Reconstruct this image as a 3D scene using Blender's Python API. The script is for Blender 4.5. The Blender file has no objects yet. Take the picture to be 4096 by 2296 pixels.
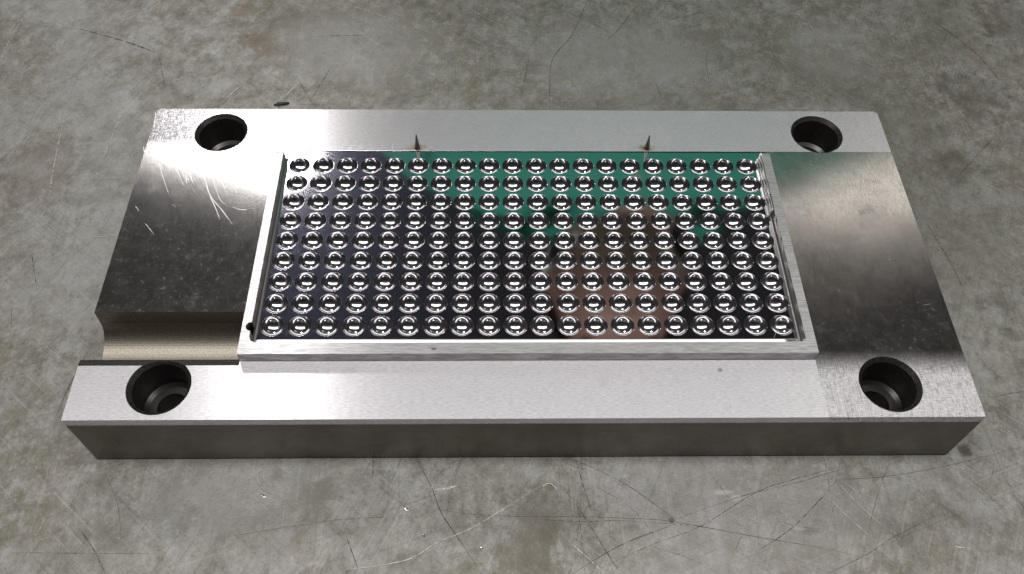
import bpy, bmesh, math, random
from mathutils import Vector, Matrix
R = math.radians
U = 0.0075                      # one dimple pitch (metres); all plate dimensions below are in pitches
sc = bpy.context.scene
C = sc.collection
random.seed(7)

# ------------------------------------------------------------------ camera
cd = bpy.data.cameras.new("camera"); cam = bpy.data.objects.new("camera", cd); C.objects.link(cam)
cd.sensor_width = 36.0; cd.lens = 36.0 * 3454.27 / 4096.0
cd.clip_start = 0.005; cd.clip_end = 50
_p, _y, _r = 0.966056621, 0.0400952574, 0.0323237061
fw = Vector((math.sin(_y) * math.cos(_p), math.cos(_y) * math.cos(_p), -math.sin(_p)))
rt = Vector((math.cos(_y), -math.sin(_y), 0)); up = rt.cross(fw)
cr = rt * math.cos(_r) + up * math.sin(_r); cu = -rt * math.sin(_r) + up * math.cos(_r)
M = Matrix(((cr.x, cu.x, -fw.x), (cr.y, cu.y, -fw.y), (cr.z, cu.z, -fw.z))).to_4x4()
M.translation = Vector((-1.36361852, -21.0820980, 27.2701589)) * U
cam.matrix_world = M
sc.camera = cam

# ------------------------------------------------------------------ world, lamps, exposure
w = bpy.data.worlds.new("World"); sc.world = w; w.use_nodes = True
bg = w.node_tree.nodes["Background"]; bg.inputs[0].default_value = (0.88, 0.92, 1.0, 1); bg.inputs[1].default_value = 0.02
sc.view_settings.view_transform = 'Standard'; sc.view_settings.look = 'None'
sc.view_settings.exposure = 0.0; sc.view_settings.gamma = 1.0

def lamp(name, loc, sx, sy, rad, aim=None, col=(1, 0.972, 0.98)):
    d = bpy.data.lights.new(name, 'AREA'); d.shape = 'RECTANGLE'; d.size = sx; d.size_y = sy
    d.energy = rad * math.pi * sx * sy; d.color = col
    o = bpy.data.objects.new(name, d); C.objects.link(o); o.location = loc
    if aim is not None:
        z = (Vector(loc) - Vector(aim)).normalized(); x = Vector((1, 0, 0)); y = z.cross(x).normalized()
        o.rotation_euler = Matrix((x, y, z)).transposed().to_euler()
    return o
lamp("bench_lamp", (-0.01, -0.075, 0.78), 1.42, 0.24, 6.2)
spot_ = lamp("ceiling_lamp", (-0.63, 1.55, 1.53), 0.29, 0.29, 30.0, (-.08, .04, 0)); spot_.data.shape = 'DISK'
lamp("added_side_light", (1.12, 1.25, 1.36), 0.84, 0.22, 2.2, (.1, .02, 0), (1, .94, .86))  # added dim panel for the bright band on the right field, source unknown
sc.cycles.filter_width = 1.5; sc.cycles.max_bounces = 12; sc.cycles.glossy_bounces = 10

# ------------------------------------------------------------------ helpers
def link(name, bm_or_me, mat=None, parent=None, smooth=False):
    if isinstance(bm_or_me, bmesh.types.BMesh):
        me = bpy.data.meshes.new(name); bm_or_me.to_mesh(me); bm_or_me.free()
    else: me = bm_or_me
    o = bpy.data.objects.new(name, me); C.objects.link(o)
    if mat and not me.materials: me.materials.append(mat)
    if smooth:
        for p in me.polygons: p.use_smooth = True
    if parent: o.parent = parent
    return o
def tag(o, label=None, cat=None, group=None, kind=None):
    for k, v in (("label", label), ("category", cat), ("group", group), ("kind", kind)):
        if v: o[k] = v
    return o
def empty(name, loc=(0, 0, 0)):
    o = bpy.data.objects.new(name, None); o.empty_display_size = 0.01; C.objects.link(o); o.location = loc; return o
CAM = M.translation.copy()
def at(px, py, z):
    """point of the horizontal plane z (pitches) seen at a place of the photograph (2576 wide), in pitches"""
    k = 4096 / 2576
    d = fw + cr * ((px * k - 2048) / 3454.27) - cu * ((py * k - 1148) / 3454.27)
    q = CAM + d * ((z * U - CAM.z) / d.z)
    return q.x / U, q.y / U
def V(x, y, z=0): return Vector((x * U, y * U, z * U))
def prism(bm, poly, axis, a, b):
    """poly of (p,q) swept along axis 'x' (p=y,q=z) or 'z' (p=x,q=y) from a to b, pitches"""
    f = (lambda p, q, t: V(t, p, q)) if axis == 'x' else ((lambda p, q, t: V(p, t, q)) if axis == 'y' else (lambda p, q, t: V(p, q, t)))
    A = [bm.verts.new(f(p, q, a)) for p, q in poly]; B = [bm.verts.new(f(p, q, b)) for p, q in poly]
    n = len(poly)
    bm.faces.new(A); bm.faces.new(B[::-1])
    for i in range(n): bm.faces.new((A[i], B[i], B[(i + 1) % n], A[(i + 1) % n]))
    bmesh.ops.recalc_face_normals(bm, faces=bm.faces)
def box(bm, x0, x1, y0, y1, z0, z1):
    prism(bm, [(x0, y0), (x1, y0), (x1, y1), (x0, y1)], 'z', z0, z1)
def lathe(bm, prof, cx, cy, n=48, cap=False):
    rings = []
    for r, z in prof:
        if r < 1e-6: rings.append([bm.verts.new(V(cx, cy, z))])
        else: rings.append([bm.verts.new(V(cx + r * math.cos(2 * math.pi * k / n), cy + r * math.sin(2 * math.pi * k / n), z)) for k in range(n)])
    for a, b in zip(rings, rings[1:]):
        for k in range(n):
            j = (k + 1) % n
            if len(b) == 1 and len(a) == 1: continue
            if len(b) == 1: bm.faces.new((a[k], a[j], b[0]))
            elif len(a) == 1: bm.faces.new((a[0], b[j], b[k]))
            else: bm.faces.new((a[k], a[j], b[j], b[k]))
    return rings
def cut(obj, cutters, op='DIFFERENCE'):
    for c in cutters:
        m = obj.modifiers.new("b", 'BOOLEAN'); m.operation = op; m.solver = 'EXACT'; m.object = c
    dg = bpy.context.evaluated_depsgraph_get()
    me = bpy.data.meshes.new_from_object(obj.evaluated_get(dg))
    obj.modifiers.clear(); old = obj.data; obj.data = me; bpy.data.meshes.remove(old)
    for c in cutters: bpy.data.objects.remove(c)
def uv_xy(me):
    l = me.uv_layers.new(name="uv") if not me.uv_layers else me.uv_layers[0]
    for lp in me.loops:
        co = me.vertices[lp.vertex_index].co; l.data[lp.index].uv = (co.x * 4 + .5 + co.z * .3, co.y * 4 + .5 + co.z * 1.0)

# ------------------------------------------------------------------ node helper
class NT:
    def __init__(s, name):
        s.m = bpy.data.materials.new(name); s.m.use_nodes = True; s.t = s.m.node_tree; s.n = s.t.nodes
        s.b = s.n["Principled BSDF"]; s.out = s.n["Material Output"]
        tc = s.n.new("ShaderNodeTexCoord"); s.co = tc.outputs["Object"]
    def set(s, sock, v):
        if isinstance(v, bpy.types.NodeSocket): s.t.links.new(v, sock)
        else: sock.default_value = v
    def add(s, typ, ins=None, **kw):
        n = s.n.new(typ)
        for k, v in kw.items(): setattr(n, k, v)
        for k, v in (ins or {}).items(): s.set(n.inputs[k], v)
        return n
    def math(s, op, a, b=0.0, c=0.0, clamp=False):
        n = s.n.new("ShaderNodeMath"); n.operation = op; n.use_clamp = clamp
        s.set(n.inputs[0], a); s.set(n.inputs[1], b); s.set(n.inputs[2], c); return n.outputs[0]
    def noise(s, scale, detail=3, rough=.55, vec=None, stretch=None, dist=0.0):
        v = vec or s.co
        if stretch: v = s.add("ShaderNodeVectorMath", {0: v, 1: stretch}, operation='MULTIPLY').outputs[0]
        return s.add("ShaderNodeTexNoise", {"Vector": v, "Scale": scale, "Detail": detail, "Roughness": rough, "Distortion": dist}).outputs[0]
    def ramp(s, f, a, b, lo=0.0, hi=1.0):
        return s.add("ShaderNodeMapRange", {0: f, 1: a, 2: b, 3: lo, 4: hi}, interpolation_type='SMOOTHSTEP').outputs[0]
    def mix(s, f, a, b):
        n = s.n.new("ShaderNodeMix"); n.data_type = 'RGBA'
        s.set(n.inputs[0], f); s.set(n.inputs[6], a); s.set(n.inputs[7], b); return n.outputs[2]
    def mixf(s, f, a, b):
        n = s.n.new("ShaderNodeMix"); n.data_type = 'FLOAT'
        s.set(n.inputs[0], f); s.set(n.inputs[2], a); s.set(n.inputs[3], b); return n.outputs[0]
    def p(s, **kw):
        for k, v in kw.items(): s.set(s.b.inputs[k.replace("_", " ")], v)
        return s.m
    def bump(s, h, strength, dist):
        s.set(s.b.inputs["Normal"], s.add("ShaderNodeBump", {"Strength": strength, "Distance": dist, "Height": h}).outputs[0])
def simple(name, col, rough=.5, metal=0.0):
    t = NT(name); t.p(Base_Color=(*col, 1), Roughness=rough, Metallic=metal); return t.m

# ------------------------------------------------------------------ materials
def spot(t, X, Y, cx, cy, rx, ry, wob, scale=260):
    """soft-edged stain mask"""
    d = t.math('SQRT', t.math('ADD', t.math('POWER', t.math('DIVIDE', t.math('SUBTRACT', X, cx), rx), 2), t.math('POWER', t.math('DIVIDE', t.math('SUBTRACT', Y, cy), ry), 2)))
    return t.ramp(t.math('ADD', d, t.math('MULTIPLY', t.math('SUBTRACT', wob, .5), 2.2)), 1.15, .45)
def mat_table():
    t = NT("worn_bench_steel")
    sep = t.add("ShaderNodeSeparateXYZ", {0: t.co}); X, Y = (t.math('DIVIDE', sep.outputs[i], U) for i in range(2))
    n1 = t.noise(9, 5, .6); n2 = t.noise(55, 6, .68, dist=.4); n3 = t.noise(900, 5, .75); n5 = t.noise(210, 6, .78, stretch=(1, .8, 1)); n8 = t.noise(95, 5, .72, dist=.3)
    n4 = t.noise(60, 5, .65, stretch=(1, .3, 1)); n6 = t.noise(26, 4, .6, stretch=(.5, 1.4, 1))
    base = t.mix(t.ramp(n1, .32, .68), (0.239, 0.231, 0.184, 1), (0.314, 0.311, 0.275, 1))
    base = t.mix(t.ramp(n2, .50, .70, 0, .55), base, (0.419, 0.422, 0.399, 1))
    base = t.mix(t.ramp(n2, .47, .30, 0, .60), base, (0.175, 0.166, 0.121, 1))
    base = t.mix(t.ramp(n5, .50, .63, 0, .60), base, (0.431, 0.427, 0.392, 1))
    base = t.mix(t.ramp(n5, .49, .37, 0, .62), base, (0.146, 0.136, 0.100, 1))
    base = t.mix(t.ramp(n8, .51, .64, 0, .45), base, (.37, .365, .355, 1)); base = t.mix(t.ramp(n8, .48, .36, 0, .50), base, (.150, .142, .112, 1))
    base = t.mix(t.ramp(n4, .55, .72, 0, .45), base, (0.217, 0.178, 0.118, 1))
    base = t.mix(t.ramp(n6, .55, .70, 0, .35), base, (0.217, 0.214, 0.162, 1))
    base = t.mix(t.ramp(n3, .55, .72, 0, .55), base, (0.537, 0.534, 0.482, 1))
    base = t.mix(t.ramp(n3, .45, .28, 0, .60), base, (0.100, 0.095, 0.073, 1))
    for ang, seed, lim in ((1.12, 3.1, .60), (2.45, 8.3, .61), (1.6, 14.0, .62), (.35, 21.0, .63)):
        mp = t.add("ShaderNodeMapping", {"Vector": t.co, "Rotation": (0, 0, -ang), "Location": (seed, seed, 0), "Scale": (1, 1, 1)}).outputs[0]
        hl = t.noise(1, 2, .5, vec=mp, stretch=(22, 1500, 1)); gate = t.ramp(t.noise(30, 3, .6, vec=mp), .48, .62)
        base = t.mix(t.math('MULTIPLY', t.math('MULTIPLY', t.ramp(hl, lim, lim + .08), gate), .42), base, (.46, .45, .43, 1))
        base = t.mix(t.math('MULTIPLY', t.ramp(hl, 1 - lim, .92 - lim), .26), base, (.11, .105, .085, 1))
    big = t.noise(5.5, 3, .6, dist=.8)
    base = t.mix(t.ramp(big, .52, .66, 0, .35), base, (.40, .395, .385, 1)); base = t.mix(t.ramp(big, .48, .34, 0, .38), base, (.155, .15, .115, 1))
    for px, py, rx, ry, col, f in STAINS:
        cx, cy = at(px, py, -3.06)
        base = t.mix(t.math('MULTIPLY', spot(t, X, Y, cx, cy, rx, ry, n5), f), base, (*col, 1))
    ro = t.math('ADD', t.ramp(n2, .3, .7, .58, .42), t.ramp(n3, .3, .7, -.08, .08))
    t.bump(t.math('ADD', t.math('MULTIPLY', n3, .7), n5), .35, .0004)
    return t.p(Base_Color=base, Roughness=ro, Metallic=.25)
BR, DK, GR = (.17, .13, .085), (.055, .047, .032), (.40, .395, .385)
STAINS = [(612, 25, 1.0, .8, BR, .55), (640, 100, 1.3, .9, BR, .5), (670, 130, .9, .6, BR, .45), (2440, 240, 2.2, 2.0, DK, .28), (2550, 60, 2.2, 2.4, DK, .28),
          (2428, 1132, .28, .28, DK, .8), (2395, 420, 1.6, 1.2, DK, .25), (1770, 90, 1.5, 1.0, BR, .35), (1350, 1330, 1.2, 1.9, (.15, .14, .10), .6), (1330, 1420, 1.4, 1.2, (.15, .14, .10), .6), (1797, 1290, .22, 2.4, GR, .5),
          (1820, 1238, .42, .12, (.6, .6, .58), .55), (1850, 1252, .22, .16, (.6, .6, .58), .5), (2040, 1335, .35, .18, (.09, .085, .065), .6), (2010, 1328, .30, .12, (.5, .5, .48), .5), (900, 120, 4.4, 3.0, GR, .35), (1560, 150, 5, 3.4, GR, .4), (2100, 120, 3, 2.4, GR, .25), (2000, 1300, 3, 1.6, GR, .3), (560, 1240, 3, 1.8, GR, .3),
          (700, 1190, .3, .3, DK, .25), (470, 1300, .3, .6, DK, .2), (100, 420, 2.0, 3.0, BR, .3), (1130, 1260, 1.0, .5, DK, .2), (1690, 1310, .12, .14, DK, .6)]

def mat_plate():
    t = NT("ground_tool_steel")
    sep = t.add("ShaderNodeSeparateXYZ", {0: t.co}); X, Y, Z = (t.math('DIVIDE', sep.outputs[i], U) for i in range(3))
    gt = lambda v, e: t.math('GREATER_THAN', v, e)
    lt = lambda v, e: t.math('LESS_THAN', v, e)
    back = gt(Y, 4.87); front = lt(Y, -5.36)
    dith = t.math('SUBTRACT', t.mixf(.5, t.noise(1, 3, .6, stretch=(420, 3800, 900)), t.noise(1, 3, .6, stretch=(3800, 420, 900))), .5)
    rs = gt(X, 10.44); ls = lt(X, -10.45)
    wob = lambda v: t.math('MULTIPLY', v, t.math('ADD', .95, t.math('MULTIPLY', dith, 3.0)), clamp=True)
    fr2 = wob(t.ramp(Y, -5.0, -6.3)); bk2 = wob(t.ramp(Y, 4.5, 5.7))
    front = t.mixf(rs, front, fr2); back = t.mixf(ls, back, bk2)
    alongx = t.math('MAXIMUM', back, front)                     # scratches run along x there, along y on the side fields
    top = gt(Z, -.05)
    cross = t.math('MULTIPLY', t.math('MAXIMUM', t.math('MULTIPLY', lt(Y, -5.36), t.ramp(X, 10.35, 10.5)), t.math('MULTIPLY', gt(Y, 4.87), t.math('MAXIMUM', t.ramp(X, -13.5, -14.5), t.ramp(X, 10.2, 10.6, 0, .35)))), top)
    sx = t.noise(1, 5, .7, stretch=(650, 3600, 900)); sy = t.noise(1, 4, .65, stretch=(3600, 240, 900))
    sx2 = t.noise(1, 3, .6, stretch=(60, 1100, 300)); sy2 = t.noise(1, 3, .6, stretch=(1900, 150, 300))
    st = t.mixf(alongx, sy, sx); st2 = t.mixf(alongx, sy2, sx2)
    blot = t.noise(55, 5, .6)
    g = t.mix(t.ramp(st, .3, .7), (.56, .55, .555, 1), (.82, .805, .815, 1))
    g = t.mix(t.math('MULTIPLY', t.ramp(sy2, .52, .66), t.math('MULTIPLY', cross, .42)), g, (.20, .20, .20, 1))
    g = t.mix(t.ramp(blot, .60, .78, 0, .35), g, (.42, .41, .395, 1))
    g = t.mix(alongx, t.mix(t.ramp(blot, .3, .7), (.36, .35, .335, 1), (.50, .485, .465, 1)), g)
    # golden rust halo at the two pins
    for px in (-4.58, 5.33):
        d = t.math('SQRT', t.math('ADD', t.math('POWER', t.math('MULTIPLY', t.math('SUBTRACT', X, px), .55), 2), t.math('POWER', t.math('SUBTRACT', Y, 5.08), 2)))
        d = t.math('ADD', d, t.math('MULTIPLY', t.math('SUBTRACT', t.noise(900, 3), .5), .35))
        g = t.mix(t.ramp(d, .26, .08, 0, .8), g, (.42, .33, .14, 1))
    for px, py, rx, ry, f in ((2880, 1480, .12, .10, .6), (1385, 1225, .02, .02, 0)):
        cx, cy = at(px / 1.59, py / 1.59, 0); g = t.mix(t.math('MULTIPLY', spot(t, X, Y, cx, cy, rx, ry, blot), f), g, (.10, .10, .09, 1))
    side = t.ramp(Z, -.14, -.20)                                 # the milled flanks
    smud = t.ramp(t.noise(120, 5, .7), .55, .72)
    ro = t.ramp(st, .3, .7, .03, -.03)
    ro = t.math('ADD', ro, t.math('MULTIPLY', smud, .05))
    fine = t.noise(2200, 3, .7); ro = t.math('ADD', ro, t.ramp(fine, .35, .75, -.02, .03))
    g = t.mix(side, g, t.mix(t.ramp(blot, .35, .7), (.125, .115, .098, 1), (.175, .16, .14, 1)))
    tan = t.add("ShaderNodeTangent", direction_type='UV_MAP', uv_map="uv").outputs[0]
    t.bump(t.math('ADD', st, t.math('MULTIPLY', fine, .5)), .04, .00002)
    t.p(Base_Color=g, Metallic=1.0, Roughness=t.mixf(side, t.math('ADD', ro, .20), .30), Anisotropic=t.mixf(side, .97, .0), Tangent=tan, Anisotropic_Rotation=0.0)
    b3 = t.add("ShaderNodeBsdfPrincipled", {"Base Color": g, "Metallic": 1.0, "Roughness": t.mixf(side, t.math('ADD', ro, .34), .30), "Anisotropic": t.mixf(side, .97, .0), "Tangent": tan, "Anisotropic Rotation": .25})
    t.t.links.new(t.b.inputs["Normal"].links[0].from_socket, b3.inputs["Normal"])
    dirs = t.add("ShaderNodeMixShader", {0: alongx, 1: t.b.outputs[0], 2: b3.outputs[0]})
    grime = t.mix(t.ramp(t.noise(170, 5, .7), .35, .7), (.27, .255, .235, 1), (.50, .48, .455, 1))
    b2 = t.add("ShaderNodeBsdfPrincipled", {"Base Color": grime, "Metallic": .9, "Roughness": .58})
    mx = t.add("ShaderNodeMixShader", {0: t.math('ADD', t.math('MULTIPLY', t.ramp(t.noise(620, 4, .75), .54, .72), .26), t.math('ADD', t.math('MULTIPLY', smud, .10), .09)), 1: dirs.outputs[0], 2: b2.outputs[0]})
    t.t.links.new(mx.outputs[0], t.out.inputs[0])
    return t.m

def mat_mirror():
    t = NT("mirror_polished_steel")
    sep = t.add("ShaderNodeSeparateXYZ", {0: t.co}); X = t.math('DIVIDE', sep.outputs[0], U)
    sp = t.noise(2600, 3, .7); cl = t.noise(300, 5, .7)
    lf = t.ramp(t.math('ADD', X, t.math('MULTIPLY', t.math('SUBTRACT', cl, .5), 9)), 1.0, -9.5)
    dust = t.ramp(t.math('ADD', sp, t.math('MULTIPLY', t.math('SUBTRACT', cl, .5), .8)), .52, .74)
    fac = t.math('ADD', t.math('MULTIPLY', t.math('MULTIPLY', dust, t.math('ADD', t.math('POWER', lf, 1.6), .08)), .10), t.math('MULTIPLY', lf, .030))
    t.p(Base_Color=(.66, .65, .67, 1), Metallic=1.0, Roughness=.05)
    b2 = t.add("ShaderNodeBsdfPrincipled", {"Base Color": (.52, .54, .82, 1), "Metallic": 1.0, "Roughness": .33})  # dust lobe; its blue-violet also paints in the hazy glow on the left
    mx = t.add("ShaderNodeMixShader", {0: fac, 1: t.b.outputs[0], 2: b2.outputs[0]})
    t.t.links.new(mx.outputs[0], t.out.inputs[0])
    return t.m

def mat_bowl():
    t = NT("polished_bowl_steel")
    oi = t.add("ShaderNodeObjectInfo")
    v = t.add("ShaderNodeVectorMath", {0: t.co, 1: oi.outputs["Location"]}, operation='ADD').outputs[0]
    sp = t.noise(1100, 3, .6, vec=v); cl = t.noise(150, 2, .5, vec=v)
    haze = t.math('ADD', t.math('MULTIPLY', t.ramp(sp, .50, .66), t.ramp(cl, .42, .62)), .0, clamp=True)
    t.p(Base_Color=(.54, .53, .54, 1), Metallic=1.0, Roughness=.08)
    b2 = t.add("ShaderNodeBsdfPrincipled", {"Base Color": (.62, .60, .61, 1), "Metallic": 1.0, "Roughness": .26})
    mx = t.add("ShaderNodeMixShader", {0: t.math('ADD', t.math('MULTIPLY', haze, .18), .20), 1: t.b.outputs[0], 2: b2.outputs[0]})
    t.t.links.new(mx.outputs[0], t.out.inputs[0])
    return t.m

TABLE = mat_table(); PLATE = mat_plate(); MIRROR = mat_mirror(); BOWL = mat_bowl()
def mat_rim():
    t = NT("ground_rim_steel")
    sep = t.add("ShaderNodeSeparateXYZ", {0: t.co}); X, Y = (t.math('DIVIDE', sep.outputs[i], U) for i in range(2))
    ax = t.math('LESS_THAN', Y, -4.99)
    sx = t.noise(1, 4, .65, stretch=(260, 3200, 900))
    g = t.mix(t.ramp(sx, .3, .7), (.36, .355, .35, 1), (.60, .59, .59, 1))
    cx, cy = at(1735 / 1.59, 1395 / 1.59, .5); g = t.mix(t.math('MULTIPLY', spot(t, X, Y, cx, cy, .13, .07, t.noise(260, 4)), .75), g, (.08, .08, .07, 1))
    tan = t.add("ShaderNodeTangent", direction_type='UV_MAP', uv_map="uv").outputs[0]
    t.bump(sx, .14, .00006)
    return t.p(Base_Color=g, Metallic=1.0, Roughness=t.ramp(sx, .3, .7, .40, .33), Anisotropic=.95, Anisotropic_Rotation=.25, Tangent=tan)
RIM = mat_rim()
SLOT = simple('satin_slot_steel', (.48, .465, .45), .30, 1.0)
WALL = simple('smooth_wall_steel', (.52, .50, .49), .36, 1.0)
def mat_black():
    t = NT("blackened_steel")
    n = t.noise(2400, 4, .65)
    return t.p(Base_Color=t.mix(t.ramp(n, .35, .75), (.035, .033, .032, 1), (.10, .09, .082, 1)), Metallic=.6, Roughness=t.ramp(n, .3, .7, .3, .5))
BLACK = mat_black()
def mat_channel():
    t = NT("eroded_brown_steel")
    n = t.noise(3200, 3, .6)
    t.bump(n, .3, .00006)
    return t.p(Base_Color=t.mix(t.ramp(n, .3, .7), (.20, .18, .14, 1), (.34, .31, .255, 1)), Metallic=.95, Roughness=.42)
CHAN = mat_channel()
PIN = simple("grey_pin_steel", (.20, .19, .17), .35, .9)

# ------------------------------------------------------------------ bench
ZT = -3.06
bm = bmesh.new(); box(bm, -130, 130, -70, 37, ZT - 4, ZT)
tag(link("workbench_top", bm, TABLE), kind="structure")

# ------------------------------------------------------------------ the mould plate
plate = tag(empty("mould_plate", V(0, 0, 0)), "thick ground steel mould plate with a mirror bright panel of round dimples", "mould plate")
HX0, HX1, HYF, HYB, HR = -13.13, 12.95, -6.49, 5.93, 1.13
HOLES = [(HX0, HYB), (HX1, HYB), (HX0, HYF), (HX1, HYF)]
x0, x1, y0, y1, c = -16.2, 16.02, -7.92, 7.36, .16
bm = bmesh.new()
prism(bm, [(x0 + c, y0), (x1 - c, y0), (x1, y0 + c), (x1, y1 - c), (x1 - c, y1), (x0 + c, y1), (x0, y1 - c), (x0, y0 + c)], 'z', ZT + .02, 0)
body = link("plate_body", bm, PLATE, plate)
cutters = []
for hx, hy in HOLES:
    b = bmesh.new(); lathe(b, [(0, 1), (HR, 1), (HR, 0), (HR - .15, -.16), (HR - .15, -1.5), (HR - .30, -1.62), (.56, -1.62), (.56, -4), (0, -4)], hx, hy, 64)
    bmesh.ops.recalc_face_normals(b, faces=b.faces); cutters.append(link("cutter", b))
b = bmesh.new()
prism(b, [(-3.37, 1), (-3.37, 0), (-3.41, -.72)] + [(-4.75 + 1.32 * math.cos(R(90 * k / 18)), -.76 - .84 * math.sin(R(90 * k / 18))) for k in range(1, 19)] + [(-5.0, -1.56), (-5.36, -1.5), (-5.36, -.10), (-5.66, 0), (-5.66, 1)], 'x', -20, -10.46)
cutters.append(link("cutter", b))
b = bmesh.new()                                                    # front top chamfer and hair-line chamfers elsewhere
prism(b, [(y0 - 1, .2), (y0 - 1, -.125), (y0, -.125), (y0 + .115, 0), (y0 + .115, .2)], 'x', -20, 20); cutters.append(link("cutter", b))
b = bmesh.new(); prism(b, [(y0 - 1, ZT - 1), (y0 - 1, ZT + .075), (y0 + .3, ZT + .075), (y0 + .3, ZT - 1)], 'x', -20, 20); cutters.append(link("cutter", b))  # undercut added to give a dark contact line below the front flank
for s, xe in ((1, x1), (-1, x0)):
    b = bmesh.new(); prism(b, [(xe - s * .03, .2), (xe - s * .03, 0), (xe, -.04), (xe + s, -.04), (xe + s, .2)], 'y', -20, 20); cutters.append(link("cutter", b))
b = bmesh.new(); box(b, -10.46, 10.44, -5.49, 4.855, -1.75, 1); cutters.append(link("cutter", b))   # pocket that takes the insert
cut(body, cutters)
me = body.data; uv_xy(me)
me.materials.clear()
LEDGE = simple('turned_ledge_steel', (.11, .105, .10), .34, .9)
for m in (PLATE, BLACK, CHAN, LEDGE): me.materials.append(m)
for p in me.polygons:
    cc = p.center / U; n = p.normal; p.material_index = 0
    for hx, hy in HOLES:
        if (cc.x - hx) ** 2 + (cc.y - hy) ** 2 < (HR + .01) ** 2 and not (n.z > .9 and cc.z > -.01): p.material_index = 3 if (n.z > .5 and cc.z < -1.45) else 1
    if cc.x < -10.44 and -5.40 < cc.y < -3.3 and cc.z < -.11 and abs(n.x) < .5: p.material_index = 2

# ---- insert: mirror face with a hole per dimple, rim on three sides
insert = empty("dimpled_insert"); insert.parent = plate
NC, NR, DR = 20, 9, .450
NS = 48
bm = bmesh.new()
def quad(x0, x1, y0, y1, z=0):
    bm.faces.new([bm.verts.new(V(*q, z)) for q in ((x0, y0), (x1, y0), (x1, y1), (x0, y1))])
for i in range(NC):
    for j in range(NR):
        cx, cy = i - 9.5, j - 4
        inn, out = [], []
        for k in range(NS):
            a = 2 * math.pi * k / NS; ca, sa = math.cos(a), math.sin(a)
            inn.append(bm.verts.new(V(cx + DR * ca, cy + DR * sa)))
            s = .5 / max(abs(ca), abs(sa)); out.append(bm.verts.new(V(cx + s * ca, cy + s * sa)))
        for k in range(NS):
            l = (k + 1) % NS; bm.faces.new((inn[k], out[k], out[l], inn[l]))
MX0, MX1, MY0, MY1 = -10.02, 9.98, -4.62, 4.80
quad(MX0, -10, MY0, MY1); quad(10, 10.44, MY0, 4.80) ; quad(-10, 10, MY0, -4.5); quad(-10, 10, 4.5, MY1); quad(-10.46, -10.02, 4.3, MY1)
bmesh.ops.recalc_face_normals(bm, faces=bm.faces)
for f in bm.faces:
    if f.normal.z < 0: f.normal_flip()
face = link("mirror_face", bm, MIRROR, insert)

SLOPE = 81
def bowl_profile():
    """rounded lip then a spherical cap"""
    pr = [(DR, 0.0), (DR - .004, 0.0)]
    rl = .008                                                   # lip radius
    r_in = DR - .004
    # cap sphere of rim radius ra at depth za meeting the lip tangentially at slope TH
    TH = R(SLOPE)
    n = 6
    for k in range(1, n + 1):
        a = TH * k / n; pr.append((r_in - rl * math.sin(a), -rl * (1 - math.cos(a))))
    ra, za = pr[-1]; rs = ra / math.sin(TH)
    n = 16
    for k in range(1, n + 1):
        a = TH * (1 - k / n); pr.append((rs * math.sin(a) if k < n else 0.0, za - rs * (math.cos(a) - math.cos(TH))))
    return pr
bm = bmesh.new(); lathe(bm, bowl_profile(), 0, 0, NS)
bmesh.ops.recalc_face_normals(bm, faces=bm.faces)
for f in bm.faces:
    if f.normal.z < 0: f.normal_flip()
bowl_me = bpy.data.meshes.new("dimple"); bm.to_mesh(bowl_me); bm.free(); bowl_me.materials.append(BOWL)
for p in bowl_me.polygons: p.use_smooth = True
for j in range(NR):
    for i in range(NC):
        d = bpy.data.objects.new("dimple", bowl_me); C.objects.link(d); d.parent = insert; d.location = V(i - 9.5, 4 - j, 0)

# back edge bevel of the mirror face
bm = bmesh.new(); prism(bm, [(4.80, 0), (4.835, -.03), (4.835, -.3), (4.80, -.3)], 'x', -10.44, 10.44)
link("edge_bevel", bm, MIRROR, insert)

# rim: left, front, right (one ground frame piece each), inner wall polished with a fillet at its foot
ROX0, ROX1, ROY0, ROY1, RZ = -10.45, 10.42, -5.48, 4.42, .5
RIX0, RIX1, RIY0 = -10.12, 10.07, -5.0
bm = bmesh.new()
prism(bm, [(ROX0, ROY0), (ROX1, ROY0), (ROX1, ROY1), (RIX1, ROY1), (RIX1, RIY0 + .15), (RIX1 - .05, RIY0 + .05), (RIX1 - .15, RIY0 + .0), (RIX1 - .70, RIY0), (RIX1 - .76, RIY0 + .12), (RIX0 + .30, RIY0 + .12), (RIX0 + .22, RIY0), (RIX0 + .07, RIY0 + .07), (RIX0, RIY0 + .25), (RIX0, ROY1), (ROX0, ROY1)], 'z', -1.7, RZ)
rim = link("raised_rim", bm, RIM, insert)
cs = []
b = bmesh.new(); lathe(b, [(0, 1), (.19, 1), (.19, -1.2), (0, -1.2)], -10.12, -4.32, 32); bmesh.ops.recalc_face_normals(b, faces=b.faces); cs.append(link("cutter", b))
b = bmesh.new(); prism(b, [(ROY1 - .17, .6), (ROY1 - .17, .5), (ROY1 - .06, .455), (ROY1, .38), (ROY1 + .1, .38), (ROY1 + .1, .6)], 'x', -12, 11); cs.append(link("cutter", b))
# milled lip along the front rim and the back half of the right rim: a shallow concave land
b = bmesh.new(); prism(b, [(RIY0 - .02, .7), (RIY0 - .02, .400), (RIY0 + .00, .402), (RIY0 + .06, .418), (RIY0 + .3, .492), (RIY0 + .3, .7)], 'x', RIX0 + .24, 9.33); cs.append(link("cutter", b))
cut(rim, cs); uv_xy(rim.data)
rim.data.materials.clear(); rim.data.materials.append(RIM); rim.data.materials.append(WALL); rim.data.materials.append(BLACK)
for p in rim.data.polygons:
    cc = p.center / U
    if (cc.x + 10.12) ** 2 + (cc.y + 4.32) ** 2 < .2 ** 2 and abs(p.normal.z) < .5: p.material_index = 2
    elif cc.z < .499 and RIX0 - .03 < cc.x < RIX1 + .03 and cc.y > RIY0 - .03 : p.material_index = 1
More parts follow.
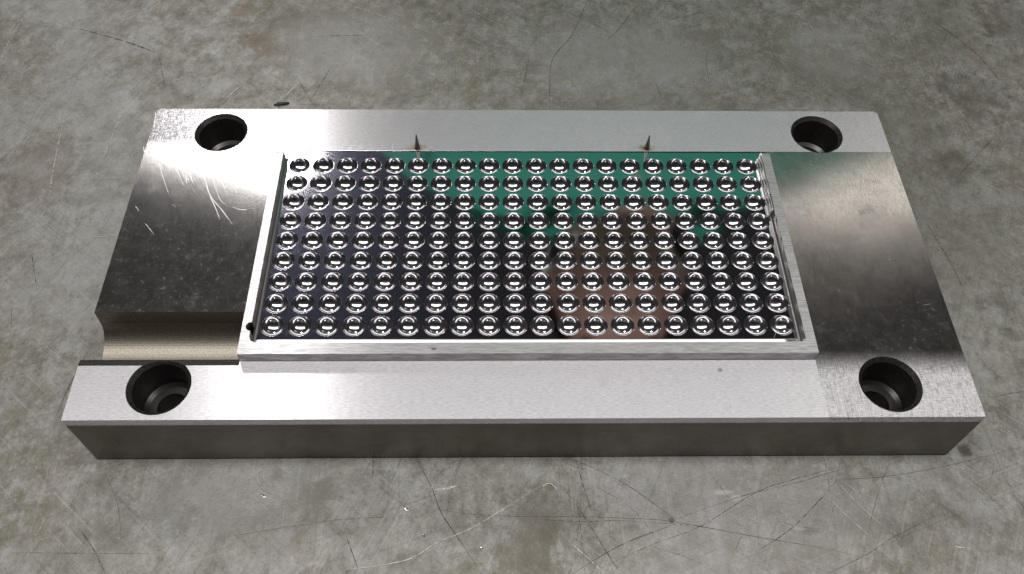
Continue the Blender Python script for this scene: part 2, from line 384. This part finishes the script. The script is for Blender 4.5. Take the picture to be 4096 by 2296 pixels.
# polished wall fillets (foot of the wall) and groove lands
def strip(name, prof, axis, a, b, mat=MIRROR):
    bm = bmesh.new()
    f = (lambda p, q, t: V(t, p, q)) if axis == 'x' else (lambda p, q, t: V(p, t, q))
    A = [bm.verts.new(f(p, q, a)) for p, q in prof]; B = [bm.verts.new(f(p, q, b)) for p, q in prof]
    for i in range(len(prof) - 1): bm.faces.new((A[i], A[i + 1], B[i + 1], B[i]))
    bmesh.ops.recalc_face_normals(bm, faces=bm.faces)
    up = sum(f.normal.z for f in bm.faces)
    if up < 0:
        for f in bm.faces: f.normal_flip()
    return link(name, bm, mat, insert, smooth=True)
arc = lambda r, n=8: [(r * math.sin(R(90) * k / n), r * (1 - math.cos(R(90) * k / n))) for k in range(n + 1)]
strip("wall_fillet", [(-10.01 - u, v) for u, v in arc(.105)], 'y', RIY0 + .1, MY1 - .4, WALL)
strip("wall_fillet", [(-4.58 - u, v) for u, v in arc(.415, 14)], 'x', RIX0 + .1, RIX1 - .1, WALL)
strip("wall_fillet", [(9.99 + u, v + .001) for u, v in arc(.085)], 'y', RIY0 + .15, ROY1, WALL)
# stepped lands of the slot on the back half of the right rim
b = bmesh.new(); prism(b, [(9.92, 0), (9.925, .09), (9.935, .11), (9.965, .12), (9.972, .23), (9.982, .25), (10.012, .26), (10.02, .37), (10.03, .39), (10.06, .40), (10.06, 0)], 'y', 1.27, 4.25)
link("slot_land", b, SLOT, insert)

# ---- pins at the back edge
for px in (-4.58, 5.33):
    bm = bmesh.new(); lathe(bm, [(.125, -.1), (.125, 0), (.118, .04), (.10, .16), (.055, .54), (.022, .80), (.012, .835), (0, .84)], px, 5.01, 20)
    bmesh.ops.recalc_face_normals(bm, faces=bm.faces); link("locating_pin", bm, PIN, plate, smooth=True)

# ------------------------------------------------------------------ scratches
def mat_scratch(name, col, rough, metal, cover):
    t = NT(name); t.p(Base_Color=(*col, 1), Roughness=rough, Metallic=metal)
    n = t.noise(900, 3, .7)
    mx = t.add("ShaderNodeMixShader", {0: t.ramp(n, cover - .12, cover + .12), 1: t.add("ShaderNodeBsdfTransparent").outputs[0], 2: t.b.outputs[0]})
    t.t.links.new(mx.outputs[0], t.out.inputs[0]); return t.m
S_DARK = mat_scratch("grimy_groove", (.060, .056, .042), .6, .2, .44)
S_FAINT = mat_scratch("faint_groove", (.10, .095, .08), .6, .3, .50)
S_LITE = mat_scratch("bare_scratch", (.62, .60, .55), .5, .5, .44)
S_SOFT = mat_scratch("rubbed_streak", (.42, .41, .39), .5, .4, .55)
S_PLATE = mat_scratch("plate_scratch", (.95, .94, .95), .42, 1.0, .36)
def catmull(P, n):
    if len(P) == 2: P = [P[0], ((P[0][0] + P[1][0]) / 2, (P[0][1] + P[1][1]) / 2), P[1]]
    Q = [P[0]] + P + [P[-1]]; out = []
    for i in range(1, len(Q) - 2):
        for k in range(n):
            u = k / n; a, b, c_, d = Q[i - 1], Q[i], Q[i + 1], Q[i + 2]
            out.append(tuple(.5 * (2 * b[j] + (c_[j] - a[j]) * u + (2 * a[j] - 5 * b[j] + 4 * c_[j] - d[j]) * u * u + (3 * b[j] - a[j] - 3 * c_[j] + d[j]) * u ** 3) for j in (0, 1)))
    return out + [P[-1]]
def ribbon(bm, P, wd, z, mi, taper=True, n=7):
    Q = catmull(P, n); prev = None; N = len(Q)
    for i, (x, y) in enumerate(Q):
        x2, y2 = Q[min(i + 1, N - 1)]; x1, y1 = Q[max(i - 1, 0)]
        L = math.hypot(x2 - x1, y2 - y1) or 1; nx, ny = -(y2 - y1) / L, (x2 - x1) / L
        h = wd * .5 * random.uniform(.6, 1.15) * (min(1, .15 + 4 * min(i, N - 1 - i) / N) if taper else 1)
        a, b = bm.verts.new(V(x + nx * h, y + ny * h, z)), bm.verts.new(V(x - nx * h, y - ny * h, z))
        if prev:
            f = bm.faces.new((prev[0], prev[1], b, a)); f.material_index = mi
            if f.normal.z < 0: f.normal_flip()
        prev = (a, b)
bench = bpy.data.objects["workbench_top"]
bm = bmesh.new(); ZS = ZT + .012
def sc_px(pts, wd, mi): ribbon(bm, [at(px, py, ZT) for px, py in pts], wd * (.55 if mi == 0 else .85), ZS + mi * .004, mi)
D, F, L_, S_ = 0, 1, 2, 3
for pts, wd, mi in [
    ([(1043, 1146), (1085, 1225), (1110, 1290), (1150, 1350), (1200, 1425)], .060, D), ([(1000, 1250), (1140, 1288), (1300, 1299), (1460, 1300), (1600, 1305), (1690, 1312), (1900, 1350), (2100, 1385), (2250, 1425)], .028, D),
    ([(1300, 1303), (1450, 1312), (1560, 1310), (1690, 1318), (1800, 1330)], .02, F), ([(860, 1435), (1020, 1410), (1100, 1365), (1180, 1332), (1260, 1285), (1362, 1222)], .045, L_),
    ([(1420, 1147), (1560, 1210), (1690, 1300)], .035, D), ([(1700, 1318), (1560, 1372), (1440, 1444)], .04, D), ([(1447, 1150), (1468, 1225), (1490, 1290)], .035, F),
    ([(1415, 1225), (1470, 1300), (1530, 1395), (1560, 1440)], .04, F), ([(1430, 1362), (1480, 1405), (1520, 1444)], .035, L_), ([(2576, 1122), (2400, 1168), (2220, 1200), (2070, 1206)], .03, D),
    ([(1480, 1444), (1640, 1370), (1760, 1325), (1900, 1240), (2000, 1205), (2130, 1170)], .028, F), ([(2110, 1202), (2060, 1260), (1990, 1330), (1900, 1390)], .04, F), ([(2360, 1295), (2250, 1350), (2180, 1395), (2080, 1444)], .035, D),
    ([(1690, 1310), (1860, 1250), (2020, 1210), (2160, 1165)], .025, F), ([(2107, 1213), (2160, 1270), (2215, 1318)], .035, L_), ([(2080, 1250), (2130, 1298), (2205, 1365)], .032, L_), ([(2118, 1208), (2150, 1235), (2195, 1290)], .02, L_),
    ([(1950, 1240), (1965, 1290), (1985, 1375)], .06, S_), ([(2412, 1345), (2392, 1362), (2440, 1378), (2500, 1384), (2570, 1352)], .06, S_), ([(2400, 1375), (2450, 1382)], .05, L_),
    ([(172, 255), (150, 350), (132, 440), (125, 500)], .05, L_), ([(315, 258), (290, 325), (257, 405)], .045, L_), ([(410, 15), (340, 40), (275, 70)], .04, L_), ([(335, 88), (295, 125)], .04, L_), ([(610, 212), (550, 265)], .05, L_),
    ([(485, 183), (432, 208)], .04, L_), ([(62, 38), (20, 110), (0, 160)], .05, L_), ([(130, 40), (100, 90), (62, 135)], .04, S_), ([(245, 85), (215, 150), (190, 205), (172, 250)], .06, S_), ([(575, 185), (500, 225), (440, 262)], .05, S_),
    ([(745, 215), (715, 245)], .05, L_), ([(200, 73), (310, 103), (400, 135)], .10, F), ([(400, 140), (415, 220)], .05, F), ([(745, 190), (785, 262)], .05, D), ([(835, 165), (780, 255)], .05, F), ([(845, 3), (945, 35), (1005, 58)], .04, L_),
    ([(780, 92), (940, 88)], .04, F), ([(1478, 0), (1438, 90), (1388, 155), (1383, 282)], .05, F), ([(1600, 15), (1560, 70), (1530, 100)], .05, F), ([(2053, 185), (2163, 203), (2313, 230), (2363, 270)], .09, S_), ([(2180, 225), (2290, 232)], .06, S_),
    ([(2030, 55), (2052, 85)], .06, L_), ([(2515, 330), (2450, 400), (2405, 450)], .05, F), ([(1700, 20), (1760, 55)], .12, S_), ([(1330, 150), (1310, 250)], .05, F), ([(1650, 210), (1665, 250)], .05, F), ([(2330, 40), (2450, 130), (2520, 210)], .06, F),
    ([(200, 600), (320, 590)], .03, L_), ([(80, 640), (92, 720)], .05, F), ([(230, 870), (180, 960), (140, 1050)], .05, F), ([(2330, 560), (2390, 660), (2420, 720)], .05, F), ([(2500, 1000), (2540, 990), (2576, 985)], .05, D),
    ([(215, 1165), (190, 1195)], .12, S_), ([(170, 1215), (120, 1300), (90, 1350), (30, 1444)], .05, S_), ([(200, 1330), (240, 1390), (265, 1444)], .05, F), ([(940, 1145), (938, 1195)], .05, F), ([(870, 1345), (900, 1430)], .04, F),
    ([(1080, 1225), (1110, 1232), (1150, 1222)], .10, L_), ([(1230, 1150), (1225, 1210)], .06, S_), ([(380, 1180), (460, 1178)], .03, S_), ([(20, 1390), (200, 1392), (400, 1393)], .02, F), ([(560, 1352), (700, 1330), (850, 1308), (1000, 1300)], .02, F)]:
    sc_px(pts, wd, mi)
for k in range(380):                                              # the haze of fine wear marks
    x, y = random.uniform(-30, 30), random.uniform(-13, 22)
    a = random.choice([random.gauss(1.15, .25), random.gauss(2.3, .5), random.uniform(0, 3.14)]); l = random.choice([.4, .7, 1.2, 2.4]) * random.uniform(.6, 1.6)
    b_ = random.gauss(0, .12)
    P = [(x, y), (x + l * math.cos(a), y + l * math.sin(a)), (x + 2 * l * math.cos(a + b_), y + 2 * l * math.sin(a + b_))]
    ribbon(bm, P, random.uniform(.006, .018), ZS, random.choice([F, F, S_, S_, S_] if x < 0 else [F, F, F, S_]), n=5)
so = link("scratch_marks", bm, None, bench); tag(so, kind="stuff")
for m in (S_DARK, S_FAINT, S_LITE, S_SOFT): so.data.materials.append(m)

bm = bmesh.new()
def src(r): return [at((200 + x / 2.576) / 1.59, (400 + y / 2.576) / 1.59, 0) for x, y in r]
for r, wd in [([(1310, 520), (1370, 700), (1430, 840)], .03), ([(1365, 520), (1385, 700), (1412, 870)], .04), ([(1395, 530), (1430, 700), (1470, 860)], .025), ([(1440, 540), (1490, 660), (1510, 780)], .035),
    ([(1260, 540), (1310, 720), (1375, 880)], .02), ([(1570, 620), (1590, 780), (1650, 980), (1760, 1120), (1880, 1280)], .028), ([(1620, 620), (1690, 850), (1750, 1020), (1815, 1080)], .02), ([(1680, 680), (1740, 780), (1815, 940)], .03),
    ([(1750, 640), (1830, 700), (1915, 775)], .035), ([(1790, 690), (1850, 780), (1895, 870)], .02), ([(1115, 590), (1160, 780), (1225, 970)], .022), ([(1640, 980), (1700, 1100), (1750, 1230)], .025), ([(1385, 560), (1400, 760), (1440, 830)], .03),
    ([(1345, 560), (1360, 720), (1385, 800)], .02), ([(1470, 560), (1480, 680), (1470, 760)], .03), ([(1880, 1100), (1960, 1130), (2030, 1130)], .02),
    ([(880, 1090), (920, 1150)], .02), ([(980, 1270), (1065, 1375)], .02), ([(1080, 470), (1078, 545)], .025), ([(965, 480), (975, 560)], .03), ([(1170, 110), (1165, 290)], .03), ([(1375, 160), (1365, 280)], .025), ([(1525, 100), (1520, 200)], .02),
    ([(1410, 200), (1430, 265)], .02), ([(1635, 100), (1640, 155)], .03), ([(1085, 120), (1080, 290)], .03)]:
    ribbon(bm, src(r), wd * .9, .004, 0)
for k in range(26):                                               # scuffs beside the mirror face on the back strip
    x = random.uniform(-9.3, -4.9); ribbon(bm, [(x, 4.9), (x + .02, 4.9 + random.uniform(.15, .5))], .014, .004, 0)
for k in range(7):
    x = random.choice([random.uniform(-15.5, -10.8), random.uniform(10.8, 15.2)]); y = random.uniform(-3.2, 4.5); a = random.gauss(1.5, .9); l = random.uniform(.08, .5)
    ribbon(bm, [(x, y), (x + l * math.cos(a), y + l * math.sin(a))], random.uniform(.005, .010), .004, 0)
tag(link("scratch_marks", bm, S_PLATE, plate), kind="stuff")

# ------------------------------------------------------------------ crumbs on the bench
def lump(name, px, py, sx, sy, sz, rot, mat, label, cat, group=None, seed=1, z=ZT):
    rnd = random.Random(seed); bm = bmesh.new(); bmesh.ops.create_icosphere(bm, subdivisions=2, radius=1)
    for v in bm.verts:
        k = rnd.uniform(.72, 1.2); v.co = Vector((v.co.x * sx * k, v.co.y * sy * k, max(v.co.z, -.35) * sz * k)) * U
    o = link(name, bm, mat); x, y = at(px, py, z); o.location = V(x, y, z + .35 * sz); o.rotation_euler = (0, 0, rot); return tag(o, label, cat, group)
SHARD = simple("black_rubber_crumb", (.02, .02, .02), .5); CHIPM = simple("bright_swarf", (.85, .84, .82), .35, 1.0)
lump("black_crumb", 709, 263, .36, .11, .10, .15, SHARD, "black crumb lying on the bench behind the plate's back edge", "crumb", seed=3)
for i, (px, py, r, lb) in enumerate([(663, 1248, -.6, "bright metal chip on the bench left of the long dark groove"), (1022, 1281, -.7, "bright metal chip touching the light scratch beside the long dark groove"),
                                     (1065, 1345, -.9, "small bright metal chip low between the long groove and the light scratch"), (1210, 1377, 1.2, "tiny bright metal chip right of the long dark groove")]):
    lump("metal_chip", px, py, (.13, .12, .09, .07)[i], .045, .03, r, CHIPM, lb, "metal chip", "bright chips on the bench", seed=20 + i)
def fibre(name, pts, z, r, mat, parent=None):
    cu_ = bpy.data.curves.new(name, 'CURVE'); cu_.dimensions = '3D'; cu_.bevel_depth = r; cu_.bevel_resolution = 1; cu_.resolution_u = 6
    sp = cu_.splines.new('NURBS'); sp.points.add(len(pts) - 1); sp.use_endpoint_u = True; sp.order_u = 3
    for p, (px, py, dz) in zip(sp.points, pts):
        x, y = at(px, py, z); p.co = (*V(x, y, z + dz), 1)
    tmp = bpy.data.objects.new(name, cu_); C.objects.link(tmp); dg = bpy.context.evaluated_depsgraph_get()
    me = bpy.data.meshes.new_from_object(tmp.evaluated_get(dg)); bpy.data.objects.remove(tmp); me.name = name
    me.materials.clear(); return link(name, me, mat, parent, smooth=True)
LINT = simple("white_lint", (.85, .84, .80), .7); HAIR = simple("grey_lint", (.45, .44, .40), .6)
tag(fibre("lint_fibre", [(1366, 1224, .02), (1374, 1218, .05), (1386, 1218, .06), (1396, 1226, .03), (1400, 1232, .02)], ZT, .00013, LINT), "curled white fibre lying on the bench in front of the plate", "fibre")
tag(fibre("lint_fibre", [(1968, 825, .02), (1992, 835, .05), (2016, 836, .05), (2026, 828, .08)], 0, .00004, HAIR), "thin grey hair lying beside the front right dimple", "fibre")
tag(fibre("lint_fibre", [(1946, 852, .02), (1952, 836, .04), (1955, 828, .06), (1962, 822, .04), (1966, 820, .03)], 0, .00004, HAIR), "thin bent hair lying left of the front right dimple", "fibre")

# ------------------------------------------------------------------ the person whom the mirror face shows, standing behind the bench
SKIN = simple("skin", (.47, .28, .215), .5); SHIRT = simple("green_cotton", (.045, .37, .26), .85); HAIRM = simple("dark_hair", (.012, .010, .009), .6)
WHITE = simple("white_undershirt", (.7, .7, .68), .8); EYE = simple("dark_eye", (.10, .07, .05), .2); TROUSER = simple("dark_trousers", (.02, .022, .03), .85)
def skin_mesh(name, nodes, edges, sub=2):
    me = bpy.data.meshes.new(name); me.from_pydata([n[0] for n in nodes], edges, [])
    o = bpy.data.objects.new(name, me); C.objects.link(o)
    m = o.modifiers.new("skin", 'SKIN'); m.use_smooth_shade = True
    for i, n in enumerate(nodes):
        r = n[1] if isinstance(n[1], tuple) else (n[1], n[1]); me.skin_vertices[0].data[i].radius = r
    me.skin_vertices[0].data[0].use_root = True
    s_ = o.modifiers.new("sub", 'SUBSURF'); s_.levels = s_.render_levels = sub
    dg = bpy.context.evaluated_depsgraph_get(); out = bpy.data.meshes.new_from_object(o.evaluated_get(dg)); bpy.data.objects.remove(o); return out
PX = .130
nodes = [((PX, .66, -.02), (.15, .11))]; edges = []
def chain(start, lst):
    i = start
    for p, r in lst: nodes.append((p, r)); edges.append((i, len(nodes) - 1)); i = len(nodes) - 1
    return i
spine = chain(0, [((PX, .63, .14), (.14, .10)), ((PX, .585, .33), (.155, .10)), ((PX, .575, .48), (.165, .105)), ((PX, .558, .565), (.088, .078))])
neck = chain(spine, [((PX, .540, .60), .057), ((PX, .510, .635), .052)])
for s_ in (-1, 1):
    sh = chain(3, [((PX + s_ * .165, .585, .515), .058), ((PX + s_ * .215, .565, .38), .045), ((PX + s_ * .235, .52, .24), .038), ((PX + s_ * .20, .41, .10), .032), ((PX + s_ * .175, .335, .015), .022)])
    palm = chain(sh, [((PX + s_ * .17, .295, -.006), (.030, .013)), ((PX + s_ * .167, .262, -.008), (.034, .012))])
    for q, (dx, ln) in enumerate(((-.030, .058), (-.010, .070), (.010, .066), (.028, .050))):
        bx = PX + s_ * .167 + dx
        chain(palm, [((bx, .242, -.006), .0095), ((bx + dx * .15, .242 - ln * .5, -.004), .009), ((bx + dx * .25, .242 - ln * .85, -.010), .0085), ((bx + dx * .28, .242 - ln, -.016), .007)])
    chain(palm - 1, [((PX + s_ * .17 - s_ * .040, .285, -.010), .011), ((PX + s_ * .17 - s_ * .058, .262, -.013), .010), ((PX + s_ * .17 - s_ * .064, .240, -.015), .008)])
    chain(0, [((PX + s_ * .095, .66, -.10), .095), ((PX + s_ * .10, .655, -.48), .062), ((PX + s_ * .10, .675, -.86), .042), ((PX + s_ * .10, .62, -.915), (.042, .03)), ((PX + s_ * .105, .53, -.925), (.04, .022))])
bm = bmesh.new()                                                  # one closed hull per bone, melted into one skin by the remesh below
for i, j in edges:
    tb = bmesh.new()
    for p, r in (nodes[i], nodes[j]):
        rx, ry = r if isinstance(r, tuple) else (r, r); rz = min(rx, ry)
        mt = Matrix.Translation(p) @ Matrix.Diagonal((rx, ry, rz, 1))
        bmesh.ops.create_icosphere(tb, subdivisions=2, radius=1, matrix=mt)
    res = bmesh.ops.convex_hull(tb, input=tb.verts)
    bmesh.ops.delete(tb, geom=[v for v in tb.verts if not v.link_faces], context='VERTS')
    hull = set(res['geom']); bmesh.ops.delete(tb, geom=[f for f in tb.faces if f not in hull], context='FACES')
    bmesh.ops.delete(tb, geom=[v for v in tb.verts if not v.link_faces], context='VERTS')
    bmesh.ops.recalc_face_normals(tb, faces=tb.faces)
    tm = bpy.data.meshes.new("t"); tb.to_mesh(tm); tb.free(); bm.from_mesh(tm); bpy.data.meshes.remove(tm)
body_me = bpy.data.meshes.new("person")
hb = bmesh.new(); bmesh.ops.create_uvsphere(hb, u_segments=48, v_segments=32, radius=1)
HC = Vector((PX, .475, .668))
for v in hb.verts:
    x, y, z = v.co; f = max(0, -y)                                # y = -1 is the face
    wdt = .062 * (1 - .22 * max(0, -z) ** 1.5); dep = .094; hgt = .118
    q = Vector((x * wdt, y * dep, z * hgt))
    nose = math.exp(-((x / .16) ** 2)) * math.exp(-(((z + .12) / .22) ** 2)) * f; q.y -= .020 * nose * (1.0 if z < .05 else .7)
    for ex in (-.42, .42): q.y += .012 * math.exp(-(((x - ex) / .20) ** 2) - (((z - .06) / .12) ** 2)) * f
    q.y -= .006 * math.exp(-((x / .5) ** 2) - (((z - .26) / .10) ** 2)) * f
    q.y -= .007 * math.exp(-((x / .28) ** 2) - (((z + .50) / .07) ** 2)) * f; q.y += .006 * math.exp(-((x / .3) ** 2) - (((z + .50) / .018) ** 2)) * f
    q.y -= .010 * math.exp(-((x / .3) ** 2) - (((z + .82) / .14) ** 2)) * f
    for s_ in (-1, 1):
        ear = math.exp(-((y - .05) / .16) ** 2 - ((z + .02) / .24) ** 2) * max(0, s_ * x) ** 6; q.x += s_ * .016 * ear
    v.co = q + HC
tmpm = bpy.data.meshes.new("t"); hb.to_mesh(tmpm); hb.free(); bm.from_mesh(tmpm); bpy.data.meshes.remove(tmpm)
bm.to_mesh(body_me); bm.free()
person = bpy.data.objects.new("person", body_me); C.objects.link(person)
rm = person.modifiers.new("r", 'REMESH'); rm.mode = 'VOXEL'; rm.voxel_size = .0042; rm.use_smooth_shade = True
sm_ = person.modifiers.new('s', 'SMOOTH'); sm_.factor = .5; sm_.iterations = 5
me = bpy.data.meshes.new_from_object(person.evaluated_get(bpy.context.evaluated_depsgraph_get())); person.modifiers.clear(); person.data = me
me.materials.clear(); me.materials.append(SKIN)
bm = bmesh.new(); bm.from_mesh(me); seen = set(); best = []
for v0 in bm.verts:
    if v0 in seen: continue
    comp, st_ = [], [v0]; seen.add(v0)
    while st_:
        v = st_.pop(); comp.append(v)
        for e in v.link_edges:
            o_ = e.other_vert(v)
            if o_ not in seen: seen.add(o_); st_.append(o_)
    if len(comp) > len(best): best = comp
keep_ = set(best); bmesh.ops.delete(bm, geom=[v for v in bm.verts if v not in keep_], context='VERTS'); bm.to_mesh(me); bm.free()
for p in me.polygons: p.use_smooth = True
tag(person, "person in a green open collared shirt, mirrored in the dimpled face of the plate", "person")
def cloth(name, nd, ed, mat, keep):
    me = skin_mesh(name, nd, ed, 4); bm = bmesh.new(); bm.from_mesh(me)
    bmesh.ops.delete(bm, geom=[f for f in bm.faces if not keep(f.calc_center_median())], context='FACES')
    bm.to_mesh(me); bm.free(); me.materials.clear(); return link(name, me, mat, person, smooth=True)
nodes = [((PX, .665, -.22), (.178, .140))]; edges = []
sp_ = chain(0, [((PX, .655, -.05), (.176, .136)), ((PX, .63, .14), (.165, .125)), ((PX, .585, .33), (.180, .125)), ((PX, .575, .48), (.175, .112)), ((PX, .557, .575), (.098, .085)), ((PX, .550, .625), (.075, .072))])
for s_ in (-1, 1): chain(4, [((PX + s_ * .170, .585, .515), .080), ((PX + s_ * .222, .565, .38), .068), ((PX + s_ * .236, .535, .29), .062)])
cloth("shirt", nodes, edges, SHIRT, lambda c: not (c.z > .625) and not (c.y < .56 and c.z > .515 and abs(c.x - PX - .006) < (c.z - .515) * .74))
nodes = [((PX, .66, -.02), (.165, .125))]; edges = []
for s_ in (-1, 1): chain(0, [((PX + s_ * .095, .66, -.12), .108), ((PX + s_ * .10, .655, -.48), .082), ((PX + s_ * .10, .675, -.88), .068)])
cloth("trousers", nodes, edges, TROUSER, lambda c: True)
for s_ in (-1, 1):                                                # collar flaps
    bm = bmesh.new(); A = [(PX + s_ * .045, .452, .530), (PX + s_ * .085, .458, .55), (PX + s_ * .098, .51, .615), (PX + s_ * .080, .495, .620)]
    v1 = [bm.verts.new(a) for a in A]; v2 = [bm.verts.new((a[0], a[1] + .006, a[2])) for a in A]
    bm.faces.new(v1); bm.faces.new(v2[::-1])
    for i in range(4): bm.faces.new((v1[i], v2[i], v2[(i + 1) % 4], v1[(i + 1) % 4]))
    bmesh.ops.recalc_face_normals(bm, faces=bm.faces); link("collar", bm, SHIRT, person)
hb = bmesh.new(); bmesh.ops.create_uvsphere(hb, u_segments=40, v_segments=28, radius=1)
bmesh.ops.delete(hb, geom=[f for f in hb.faces if (lambda c: c.z < -.35 or (c.y < -.2 and c.z < .22) or (c.y < .15 and c.z < .0))(f.calc_center_median())], context='FACES')
for v in hb.verts: v.co = Vector((v.co.x * .071, v.co.y * .104, v.co.z * .128)) * random.uniform(.985, 1.02) + HC
link("hair", hb, HAIRM, person, smooth=True)
for s_ in (-1, 1):
    hb = bmesh.new(); bmesh.ops.create_uvsphere(hb, u_segments=12, v_segments=8, radius=.0115)
    for v in hb.verts: v.co += HC + Vector((s_ * .026, -.076, .008))
    link("eye", hb, EYE, person, smooth=True)

person.location = (-.02, -.055, -.045); person.scale = (1.18, 1, 1)
